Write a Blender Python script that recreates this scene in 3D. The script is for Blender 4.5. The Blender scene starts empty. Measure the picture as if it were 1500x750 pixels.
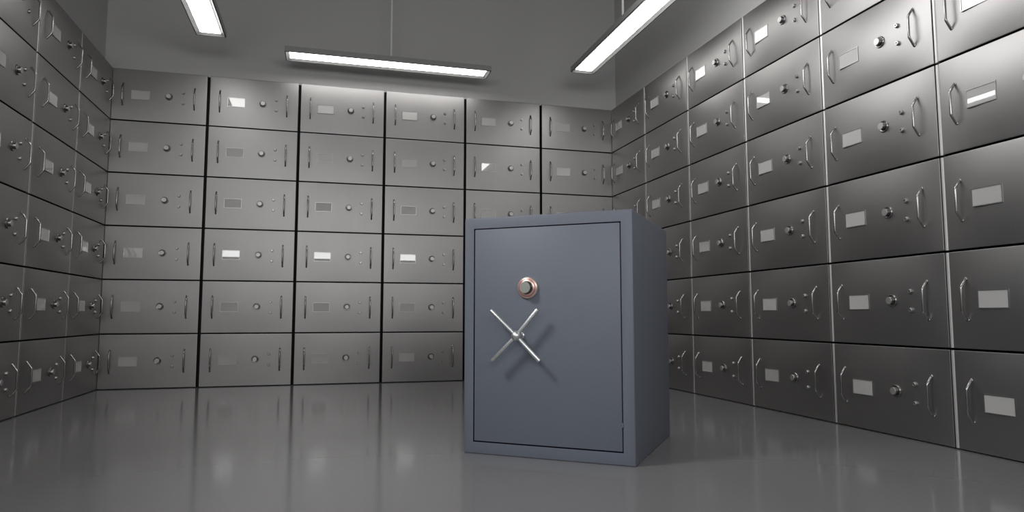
import bpy, bmesh, math, random
from mathutils import Vector, Matrix
PI = math.pi
random.seed(4)
sc = bpy.context.scene
C = sc.collection

# ------------------------------------------------------------------ camera
CAM = Vector((1.9663, -7.027, 0.6745)); YAW, PITCH, FPX = 0.2681, 0.0866, 1000.46
cd = bpy.data.cameras.new('camera'); cam = bpy.data.objects.new('camera', cd); C.objects.link(cam)
cd.sensor_fit = 'HORIZONTAL'; cd.sensor_width = 36.0; cd.lens = 36.0 * FPX / 1500.0
cd.clip_start = 0.05; cd.clip_end = 100
cam.location = CAM
cam.rotation_euler = (PI / 2 + PITCH, 0, -YAW)
sc.camera = cam

# ------------------------------------------------------------------ world, exposure, area lights
w = bpy.data.worlds.new('world'); sc.world = w; w.use_nodes = True
w.node_tree.nodes['Background'].inputs[0].default_value = (0.5, 0.5, 0.5, 1)
w.node_tree.nodes['Background'].inputs[1].default_value = 0.0
sc.view_settings.view_transform = 'Standard'
sc.view_settings.look = 'None'
sc.view_settings.exposure = 0.0
sc.view_settings.gamma = 1.0
sc.view_settings.use_curve_mapping = False
LAMP_EMIT = 7.6
def area(name, loc, rot, sx, sy, watts, col=(1, 1, 1)):
    l = bpy.data.lights.new(name, 'AREA'); l.shape = 'RECTANGLE'; l.size = sx; l.size_y = sy
    l.energy = watts; l.color = col
    o = bpy.data.objects.new(name, l); C.objects.link(o); o.location = loc; o.rotation_euler = rot
    return o
# broad light on the entrance wall behind the camera, shining into the room
area('entrance_light', (2.10, -7.98, 2.33), (PI / 2, 0, 0), 4.38, 0.92, 86)
# key light hung high on the left, nearer the entrance than the first lamps
key = area('key_light', (0.6, -4.45, 2.95), (0, 0, 0), 0.55, 0.55, 9.5)
key.data.spread = math.radians(75)
key.rotation_euler = (Vector((0.6, -4.45, 2.95)) - Vector((3.4, -4.2, 0.0))).to_track_quat('Z', 'Y').to_euler()

# added fill light without a lamp body, high right, brightening the right wall
area('right_wall_fill', (3.75, -3.35, 2.9), (0, -PI / 2 + 0.3, 0), 0.6, 1.8, 19)

# ------------------------------------------------------------------ materials
def mat(name, base, metal=0.0, rough=0.5, spec=0.5, coat=0.0, coat_rough=0.05, emit=None, noise=None):
    m = bpy.data.materials.new(name); m.use_nodes = True
    nt = m.node_tree; b = nt.nodes['Principled BSDF']
    b.inputs['Base Color'].default_value = (*base, 1)
    b.inputs['Metallic'].default_value = metal
    b.inputs['Roughness'].default_value = rough
    b.inputs['Specular IOR Level'].default_value = spec
    b.inputs['Coat Weight'].default_value = coat
    b.inputs['Coat Roughness'].default_value = coat_rough
    if emit:
        b.inputs['Emission Color'].default_value = (*emit[0], 1)
        b.inputs['Emission Strength'].default_value = emit[1]
    if noise:                                   # (scale xyz, colour amount, roughness amount)
        tc = nt.nodes.new('ShaderNodeTexCoord'); mp = nt.nodes.new('ShaderNodeMapping')
        mp.inputs['Scale'].default_value = noise[0]
        n = nt.nodes.new('ShaderNodeTexNoise'); n.inputs['Scale'].default_value = 1.0
        n.inputs['Detail'].default_value = 4
        nt.links.new(tc.outputs['Object'], mp.inputs[0]); nt.links.new(mp.outputs[0], n.inputs['Vector'])
        r = nt.nodes.new('ShaderNodeMapRange')
        r.inputs['To Min'].default_value = rough - noise[2]; r.inputs['To Max'].default_value = rough + noise[2]
        nt.links.new(n.outputs['Fac'], r.inputs['Value']); nt.links.new(r.outputs[0], b.inputs['Roughness'])
        mx = nt.nodes.new('ShaderNodeMix'); mx.data_type = 'RGBA'
        mx.inputs['A'].default_value = (*[c * (1 - noise[1]) for c in base], 1)
        mx.inputs['B'].default_value = (*[min(1, c * (1 + noise[1])) for c in base], 1)
        nt.links.new(n.outputs['Fac'], mx.inputs['Factor']); nt.links.new(mx.outputs['Result'], b.inputs['Base Color'])
    return m
M = {
    'steel': mat('brushed_steel', (0.335, 0.327, 0.323), 1.0, 0.43, noise=((14, 14, 1.2), 0.03, 0.025)),
    'handle': mat('handle_steel', (0.36, 0.355, 0.35), 1.0, 0.27),
    'dial': mat('dial_steel', (0.25, 0.246, 0.242), 1.0, 0.28),
    'knob_cap': mat('brushed_knob_cap', (0.52, 0.51, 0.50), 0.8, 0.42),
    'dark_slot': mat('keyhole_dark', (0.02, 0.02, 0.02), 0.3, 0.5),
    'bead': mat('lit_side_steel', (0.62, 0.61, 0.60), 0.6, 0.45),  # light tone imitating lit box sides in the side-wall joints
    'frame': mat('card_frame_metal', (0.44, 0.435, 0.43), 1.0, 0.35),
    'card': mat('card_under_clear_cover', (0.50, 0.495, 0.485), 0.0, 0.5, coat=1.0, coat_rough=0.01),
    'gap_shade': mat('painted_gap_shade', (0.012, 0.012, 0.012), 0.0, 0.7, spec=0.2),  # near-black box sides and rear lip: shade of the gaps put into colour
    'wall': mat('painted_wall', (0.56, 0.555, 0.55), 0.0, 0.55, noise=((1.5, 1.5, 1.5), 0.02, 0.02)),
    'ceiling': mat('painted_ceiling', (0.30, 0.30, 0.295), 0.0, 0.8),
    'floor': mat('polished_resin_floor', (0.19, 0.187, 0.19), 0.0, 0.13, spec=0.7, noise=((0.9, 0.9, 0.9), 0.04, 0.03)),
    'safe': mat('blue_grey_paint', (0.127, 0.143, 0.176), 0.0, 0.5, spec=0.5, noise=((6, 6, 6), 0.03, 0.03)),
    'safe_gap': mat('safe_gap_dark', (0.004, 0.005, 0.012), 0.0, 0.6, spec=0.1),
    'chrome': mat('satin_chrome', (0.72, 0.75, 0.74), 1.0, 0.40),
    'brass': mat('brass_ring', (0.60, 0.52, 0.44), 0.7, 0.35),
    'red_ring': mat('red_enamel_ring', (0.50, 0.16, 0.15), 0.3, 0.4),
    'cap': mat('knob_cap_steel', (0.42, 0.44, 0.41), 0.7, 0.4),
    'knob_side': mat('knob_side_dark', (0.12, 0.11, 0.10), 0.9, 0.3),
    'lamp_frame': mat('lamp_aluminium', (0.36, 0.36, 0.355), 0.2, 0.35),
    'lamp_edge': mat('lamp_dark_trim', (0.06, 0.06, 0.06), 0.3, 0.5),
    'bezel': mat('lamp_white_bezel', (0.42, 0.42, 0.41), 0.1, 0.4),
    'diffuser': mat('lamp_diffuser', (0.9, 0.9, 0.9), 0.0, 0.5, emit=((1.0, 0.992, 0.972), LAMP_EMIT)),
    'rod': mat('lamp_rod_white', (0.85, 0.85, 0.84), 0.0, 0.4),
}
# clear cover of the cards: a stronger sheen than plain varnish
M['card'].node_tree.nodes['Principled BSDF'].inputs['Coat IOR'].default_value = 1.85

# ------------------------------------------------------------------ mesh helpers
def finish(name, bm, material, parent=None, smooth=None, mats=None):
    bmesh.ops.recalc_face_normals(bm, faces=bm.faces)
    me = bpy.data.meshes.new(name); bm.to_mesh(me); bm.free()
    for m_ in ([material] + (mats or [])): me.materials.append(m_)
    if smooth is not None:
        for p in me.polygons: p.use_smooth = True
        me.set_sharp_from_angle(angle=math.radians(smooth))
    o = bpy.data.objects.new(name, me); C.objects.link(o)
    if parent: o.parent = parent
    return o
def box(bm, x0, x1, y0, y1, z0, z1, mi=0, bevel=0.0, seg=2):
    r = bmesh.ops.create_cube(bm, size=1.0)
    vs = r['verts']
    for v in vs:
        v.co = Vector(((x0 + x1) / 2 + v.co.x * (x1 - x0), (y0 + y1) / 2 + v.co.y * (y1 - y0), (z0 + z1) / 2 + v.co.z * (z1 - z0)))
    fs = set(f for v in vs for f in v.link_faces)
    for f in fs: f.material_index = mi
    if bevel:
        es = set(e for f in fs for e in f.edges)
        bmesh.ops.bevel(bm, geom=list(es), offset=bevel, segments=seg, affect='EDGES', profile=0.5)
def lathe(bm, prof, segs=32, axis='-y', mi=None, cx=0, cz=0):
    """profile = [(radius, depth)], depth grows outward along -y"""
    rings = []
    for r, d in prof:
        if r < 1e-6: rings.append([bm.verts.new((cx, -d, cz))])
        else: rings.append([bm.verts.new((cx + r * math.cos(2 * PI * k / segs), -d, cz + r * math.sin(2 * PI * k / segs))) for k in range(segs)])
    for i in range(len(rings) - 1):
        a, b = rings[i], rings[i + 1]
        for k in range(segs):
            k2 = (k + 1) % segs
            if len(a) == 1 and len(b) == 1: continue
            if len(a) == 1: f = bm.faces.new((a[0], b[k], b[k2]))
            elif len(b) == 1: f = bm.faces.new((a[k], b[0], a[k2]))
            else: f = bm.faces.new((a[k], b[k], b[k2], a[k2]))
            if mi: f.material_index = mi[i]
def tube(bm, pts, rads, segs=12):
    pts = [Vector(p) for p in pts]
    if isinstance(rads, (int, float)): rads = [rads] * len(pts)
    rings = []; ref = None
    for i, p in enumerate(pts):
        t = (pts[min(i + 1, len(pts) - 1)] - pts[max(i - 1, 0)]).normalized()
        if 0 < i < len(pts) - 1:
            t = ((pts[i] - pts[i - 1]).normalized() + (pts[i + 1] - pts[i]).normalized()).normalized()
        if ref is None: ref = t.orthogonal().normalized()
        n = (ref - t * ref.dot(t)).normalized(); ref = n; b = t.cross(n)
        rings.append([bm.verts.new(p + rads[i] * (math.cos(2 * PI * k / segs) * n + math.sin(2 * PI * k / segs) * b)) for k in range(segs)])
    for a, b in zip(rings, rings[1:]):
        for k in range(segs): bm.faces.new((a[k], a[(k + 1) % segs], b[(k + 1) % segs], b[k]))
    bm.faces.new(rings[0][::-1]); bm.faces.new(rings[-1])
def empty(name, loc, rz=0, label=None, cat=None, group=None):
    o = bpy.data.objects.new(name, None); o.empty_display_size = 0.1; C.objects.link(o)
    o.location = loc; o.rotation_euler = (0, 0, rz)
    if label: o['label'] = label
    if cat: o['category'] = cat
    if group: o['group'] = group
    return o
def struct(name, x0, x1, y0, y1, z0, z1, m):
    bm = bmesh.new(); box(bm, x0, x1, y0, y1, z0, z1)
    o = finish(name, bm, m); o['kind'] = 'structure'; return o

# ------------------------------------------------------------------ room shell
RX, TOP, CEIL, YF, REC = 5.068, 3.003, 4.6, -8.1, 0.10
struct('floor', -REC - .15, RX + REC + .15, YF - .15, REC + .15, -0.1, 0.0, M['floor'])
struct('ceiling', -REC - .15, RX + REC + .15, YF - .15, REC + .15, CEIL, CEIL + 0.1, M['ceiling'])
struct('wall_back', -REC - .15, RX + REC + .15, REC, REC + .15, 0.0, CEIL, M['wall'])
struct('wall_left', -REC - .15, -REC, YF, REC, 0.0, CEIL, M['wall'])
struct('wall_right', RX + REC, RX + REC + .15, YF, REC, 0.0, CEIL, M['wall'])
struct('wall_front', -REC - .15, RX + REC + .15, YF - .15, YF, 0.0, CEIL, M['wall'])

# ------------------------------------------------------------------ deposit boxes
VG, HG = 0.026, 0.011            # vertical and horizontal gaps between the boxes
BB = [0.003]
def front_y(u, v): return -BB[0] * (1 - u * u) * (1 - v * v)
def body_bm(W, H):
    """steel box; the front plate is very slightly crowned and has rolled edges"""
    bm = bmesh.new()
    nu, nv, e = 12, 10, 0.002
    us = [-1, -.992] + [-.97 + 1.94 * i / 10 for i in range(11)] + [.992, 1]; vs = [-1, -.985] + [-.95 + 1.9 * j / 8 for j in range(9)] + [.985, 1]
    nu, nv = len(us) - 1, len(vs) - 1
    G = [[bm.verts.new((u * (W / 2 - e), front_y(u, v), v * (H / 2 - e))) for v in vs] for u in us]
    for i in range(nu):
        for j in range(nv): bm.faces.new((G[i][j], G[i + 1][j], G[i + 1][j + 1], G[i][j + 1]))
    per = [G[i][0] for i in range(nu)] + [G[nu][j] for j in range(nv)] + [G[i][nv] for i in range(nu, 0, -1)] + [G[0][j] for j in range(nv, 0, -1)]
    prev = per
    for k, (dx, dy) in enumerate(((e * .5, e * .13), (e * .87, e * .5), (e, e), (e, .055), (e + VG / 2 - .0006, .056), (e + VG / 2 - .0006, .1))):  # rear lip added to hide the lit wall behind the gaps
        cur = []
        for v0 in per:
            x, y, z = v0.co
            sx = 1 if x > W / 2 - e - 1e-5 else (-1 if x < -W / 2 + e + 1e-5 else 0)
            sz = 1 if z > H / 2 - e - 1e-5 else (-1 if z < -H / 2 + e + 1e-5 else 0)
            cur.append(bm.verts.new((x + sx * dx, (dy if dy > .05 else y + dy), z + sz * (dx if dx <= e else e + HG / 2 - .0004))))
        n = len(per)
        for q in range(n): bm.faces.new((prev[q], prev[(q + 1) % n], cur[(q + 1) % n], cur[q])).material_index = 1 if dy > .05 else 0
        prev = cur
    bm.faces.new(prev)
    return bm
def make_box(W, H, strip=0, name='deposit_box'):
    BB[0] = 0.020 if strip else 0.003
    root = empty(name, (0, 0, 0))
    finish('box_body', body_bm(W, H), M['steel'], root, smooth=60, mats=[M['gap_shade']])
    for hx in (-0.318, 0.304):
        bm = bmesh.new()
        fy = front_y(2 * hx / W, 0.4)
        a, b, p, r = 0.103, 0.058, 0.034, 0.0066
        tube(bm, [(hx, fy + .002, a), (hx, fy - .004, a - .001), (hx, fy - p * .95, b + .004), (hx, fy - p, b - .003),
                  (hx, fy - p, -b + .003), (hx, fy - p * .95, -b - .004), (hx, fy - .004, -a + .001), (hx, fy + .002, -a)], r, 12)
        for s in (-1, 1): lathe(bm, [(0.0085, -fy - .001), (0.0085, -fy + .002), (0.0060, -fy + .0045)], 14, cx=hx, cz=s * a)
        finish('handle', bm, M['handle'], root, smooth=40)
    if strip:                    # added round strip imitating the lit box side in the joint
        bm = bmesh.new(); cx = strip * (W / 2 + VG / 2)
        tube(bm, [(cx, 0.0125, -H / 2 + .001), (cx, 0.0125, H / 2 - .001)], 0.0122, 20)
        finish('lit_side_bead', bm, M['bead'], root, smooth=40)
    # card holder: thin metal frame with a card under a clear cover
    x0, x1, z1 = -0.248, -0.088, 0.046; fy = front_y(-.4, 0) ; t = 0.0045
    bm = bmesh.new()
    for (a0, a1, c0, c1) in ((x0, x1, z1 - t, z1), (x0, x1, -z1, -z1 + t), (x0, x0 + t, -z1 + t, z1 - t), (x1 - t, x1, -z1 + t, z1 - t)):
        box(bm, a0, a1, fy - .005, fy + .003, c0, c1)
    fr = finish('card_frame', bm, M['frame'], root)
    bm = bmesh.new(); box(bm, x0 + t, x1 - t, fy - .0025, fy + .003, -z1 + t, z1 - t)
    finish('card', bm, M['card'], fr)
    # combination dial
    fy = -front_y(.2, 0); cx = 0.079
    bm = bmesh.new()
    lathe(bm, [(0.034, fy - .002), (0.034, fy + .004), (0.0310, fy + .0080), (0.0260, fy + .0080), (0.0180, fy + .0035)], 32, cx=cx, cz=.004)
    dl = finish('dial', bm, M['dial'], root, smooth=35)
    bm = bmesh.new()
    lathe(bm, [(0.0215, fy + .003), (0.0205, fy + .024), (0.0190, fy + .026), (0.0, fy + .026)], 24, cx=cx, cz=.004, mi=[0, 1, 1])
    finish('knob', bm, M['dial'], dl, smooth=35, mats=[M['knob_cap']])
    # two key locks
    for lz in (0.051, -0.051):
        fy = -front_y(.5, .2); cx = 0.2035
        bm = bmesh.new()
        lathe(bm, [(0.0135, fy - .002), (0.0135, fy + .003), (0.0115, fy + .012), (0.0100, fy + .0135), (0.0055, fy + .0135), (0.0050, fy + .0105), (0, fy + .0105)], 20, cx=cx, cz=lz)
        lk = finish('key_lock', bm, M['frame'], root, smooth=35)
        bm = bmesh.new(); box(bm, cx - .001, cx + .001, -(fy + .0112), -(fy + .010), lz - .0035, lz + .0035)
        finish('keyhole', bm, M['dark_slot'], lk)
    return root
def copy_tree(o, parent=None):
    c = o.copy(); C.objects.link(c)
    if parent: c.parent = parent
    for ch in [k for k in ALL if k.parent == o]: copy_tree(ch, c)
    return c
ROWZ = [(0.006, 0.503 - HG / 2)] + [(0.503 + .5 * k + HG / 2, 1.003 + .5 * k - HG / 2) for k in range(5)]
ROWN = ['bottom row', 'second row up', 'third row up', 'fourth row up', 'fifth row up', 'top row']
ORD = ['first', 'second', 'third', 'fourth', 'fifth', 'sixth']
cols = []      # wall, column, centre along wall, width
edges = [0.0] + [0.8379 + 0.8469 * k for k in range(5)] + [RX]
for k in range(6):
    a = edges[k] + (VG / 2 if k else 0.001); b = edges[k + 1] - (VG / 2 if k < 5 else 0.001)
    cols.append(('back', k, (a + b) / 2, b - a))
for k in range(6):
    a = 0.002 if k == 0 else 0.8244 + 0.8507 * (k - 1) + VG / 2; b = 0.8244 + 0.8507 * k - VG / 2
    cols.append(('right', k, (a + b) / 2, b - a))
for k in range(4):
    a = 0.002 if k == 0 else 0.834 + 0.8545 * (k - 1) + VG / 2; b = 0.834 + 0.8545 * k - VG / 2
    cols.append(('left', k, (a + b) / 2, b - a))
cache = {}
for wall, k, c, W in cols:
    if wall == 'left' and k == 3: continue
    for r, (z0, z1) in enumerate(ROWZ):
        H = z1 - z0; strip = {'back': 0, 'right': 1, 'left': -1}[wall]; key = (round(W, 4), round(H, 4), strip)
        if wall == 'back': loc, rz = (c, 0, (z0 + z1) / 2), 0
        elif wall == 'right': loc, rz = (RX, -c, (z0 + z1) / 2), -PI / 2
        else: loc, rz = (0, -c, (z0 + z1) / 2), PI / 2
        if key not in cache:
            o = make_box(W, H, strip); cache[key] = o
            ALL = list(bpy.data.objects)
        else:
            o = copy_tree(cache[key])
        o.location = loc; o.rotation_euler = (0, 0, rz)
        if wall == 'back':
            side = ('%s column from left corner' % ORD[k]) if k < 3 else ('%s column from right corner' % ORD[5 - k])
            lab = 'steel deposit box on back wall, %s, %s' % (side, ROWN[r])
        else:
            lab = 'steel deposit box on %s wall, %s column from back corner, %s' % (wall, ORD[k], ROWN[r])
        o['label'] = lab; o['category'] = 'deposit box'; o['group'] = 'steel deposit boxes on the %s wall' % wall

# ------------------------------------------------------------------ pendant lamps
ZL = 3.146
def make_lamp():
    L, Wd, Hh = 2.0, 0.25, 0.055
    root = empty('pendant_lamp', (0, 0, 0))
    bm = bmesh.new()
    # tray profile (half width offset from outer edge, height), swept round the rectangle
    prof = [(0.0, Hh), (0.0, 0.004), (0.002, 0.0), (0.009, 0.0), (0.010, 0.001), (0.030, 0.019), (0.042, 0.0195)]
    loops = []
    for off, z in prof:
        x, y = L / 2 - off, Wd / 2 - off
        loops.append([bm.verts.new(p) for p in ((-x, -y, z), (x, -y, z), (x, y, z), (-x, y, z))])
    for i, (a, b) in enumerate(zip(loops, loops[1:])):
        for q in range(4):
            f = bm.faces.new((a[q], a[(q + 1) % 4], b[(q + 1) % 4], b[q]))
            f.material_index = {1: 1, 2: 1, 4: 2}.get(i, 0)
    bm.faces.new(loops[0]); bm.faces.new(loops[-1])
    finish('lamp_housing', bm, M['lamp_frame'], root, mats=[M['lamp_edge'], M['bezel']])
    bm = bmesh.new(); box(bm, -L / 2 + .040, L / 2 - .040, -Wd / 2 + .040, Wd / 2 - .040, 0.0155, 0.0175)
    finish('diffuser', bm, M['diffuser'], root)
    bm = bmesh.new(); tube(bm, [(0, 0, Hh - .002), (0, 0, CEIL - ZL - .02)], 0.0105, 14)
    rd = finish('suspension_rod', bm, M['rod'], root, smooth=40)
    bm = bmesh.new()
    tube(bm, [(0, 0, CEIL - ZL - .03), (0, 0, CEIL - ZL - .022), (0, 0, CEIL - ZL)], [0.02, 0.05, 0.05], 24)
    finish('ceiling_rose', bm, M['rod'], rd, smooth=40)
    return root
lamp0 = make_lamp(); ALL = list(bpy.data.objects)
spots = [((2.555, -0.335), 0, 'long pendant strip lamp hanging level along the back wall, whole in view'),
         ((0.945, -1.645), PI / 2, 'pendant strip lamp above the left wall of boxes, lit end in view'),
         ((4.465, -1.645), PI / 2, 'pendant strip lamp running along the right wall towards the camera'),
         ((0.945, -4.45), PI / 2, 'pendant strip lamp over the left side of the room, nearer the entrance'),
         ((4.465, -4.45), PI / 2, 'pendant strip lamp over the right side of the room, nearer the entrance')]
for i, ((x, y), a, lab) in enumerate(spots):
    o = lamp0 if i == 0 else copy_tree(lamp0)
    o.location = (x, y, ZL); o.rotation_euler = (0, 0, a)
    o['label'] = lab; o['category'] = 'lamp'; o['group'] = 'pendant strip lamps'

# ------------------------------------------------------------------ the safe
SW, SD, SH = 0.857, 0.897, 1.163
ang = math.atan2(-0.614, 0.79)
safe = empty('safe', (2.647, -3.647, 0.0), ang, 'blue-grey steel safe standing on the floor, cross handle and round dial on its door', 'safe')
# local frame: x along the front (0..SW), -y out of the door, body to y = SD
D0 = (0.057, 0.797, 0.062, 1.103); G_ = 0.0050
bm = bmesh.new()
box(bm, 0, SW, 0, SD, 0, SH, bevel=0.006, seg=3)
body = finish('safe_body', bm, M['safe'], safe, smooth=50, mats=[M['safe_gap']])
# real opening for the door
bm = bmesh.new(); box(bm, D0[0] - G_, D0[1] + G_, -.1, 0.03, D0[2] - G_, D0[3] + G_, mi=0)
cut = finish('cutter', bm, M['safe_gap'])
cut.parent = safe
md = body.modifiers.new('opening', 'BOOLEAN'); md.operation = 'DIFFERENCE'; md.object = cut; md.solver = 'EXACT'
bpy.context.view_layer.update()
dg = bpy.context.evaluated_depsgraph_get()
me = bpy.data.meshes.new_from_object(body.evaluated_get(dg)); body.modifiers.clear(); body.data = me
me.materials.clear(); me.materials.append(M['safe']); me.materials.append(M['safe_gap'])
for p in me.polygons:
    c = p.center
    p.material_index = 1 if (0.0005 < c.y < 0.031 and D0[0] - .006 < c.x < D0[1] + .006 and D0[2] - .006 < c.z < D0[3] + .006) else 0
me.set_sharp_from_angle(angle=math.radians(40))
bpy.data.objects.remove(cut)
bm = bmesh.new(); box(bm, D0[0], D0[1], 0.0, 0.0295, D0[2], D0[3], bevel=0.0025, seg=2)
door = finish('safe_door', bm, M['safe'], safe, smooth=50)
bm = bmesh.new(); box(bm, D0[1] - .001, D0[1] + .006, -0.004, 0.01, 0.17, 0.19, bevel=0.001, seg=1)
finish('hinge_pin', bm, M['safe'], door)
# dial
dx, dz = 0.343, 0.807
bm = bmesh.new()
lathe(bm, [(0.052, -0.002), (0.052, 0.010), (0.048, 0.014), (0.0445, 0.015), (0.0385, 0.017), (0.036, 0.0185), (0.031, 0.0195)], 48, cx=dx, cz=dz, mi=[0, 0, 0, 1, 0, 0])
ring = finish('dial_ring', bm, M['brass'], safe, smooth=35, mats=[M['red_ring']])
bm = bmesh.new()
segs = 48
lathe(bm, [(0.032, 0.016), (0.031, 0.022), (0.029, 0.024), (0.028, 0.043), (0.0265, 0.0455), (0.0, 0.0460)], segs, cx=dx, cz=dz, mi=[1, 1, 1, 0, 0])
for v in bm.verts:                                    # fine knurling on the knob's side
    r = math.hypot(v.co.x - dx, v.co.z - dz)
    if 0.0275 < r < 0.0295:
        k = round(math.atan2(v.co.z - dz, v.co.x - dx) / (2 * PI / segs))
        if k % 2: v.co.x = dx + (v.co.x - dx) * .965; v.co.z = dz + (v.co.z - dz) * .965
finish('dial_knob', bm, M['cap'], ring, smooth=35, mats=[M['knob_side']])
# cross handle
hx, hz, off = 0.307, 0.577, 0.064
hd = empty('cross_handle', (hx, -off, hz)); hd.parent = safe
bm = bmesh.new(); lathe(bm, [(0.017, -off - .002), (0.017, -off + .003), (0.0125, -off + .006), (0.0115, -0.01), (0.0115, 0.0)], 24)
finish('spindle', bm, M['chrome'], hd, smooth=35)
bm = bmesh.new(); lathe(bm, [(0.0, -.025)] + [(0.025 * math.sin(t), -0.025 * math.cos(t)) for t in [PI * k / 10 for k in range(1, 10)]] + [(0.0, 0.025)], 24)
finish('hub', bm, M['chrome'], hd, smooth=60)
def arm(x, z):
    bm = bmesh.new()
    d = Vector((x, 0, z)); n = d.normalized()
    pts = [n * .012, n * .03, d - n * .004, d - n * .0012, d]
    tube(bm, pts, [0.0095, 0.0100, 0.0112, 0.0102, 0.0080], 18)
    finish('arm', bm, M['chrome'], hd, smooth=50)
for x, z in ((-0.132, 0.122), (0.110, 0.126), (-0.126, -0.122), (0.118, -0.118)): arm(x, z)
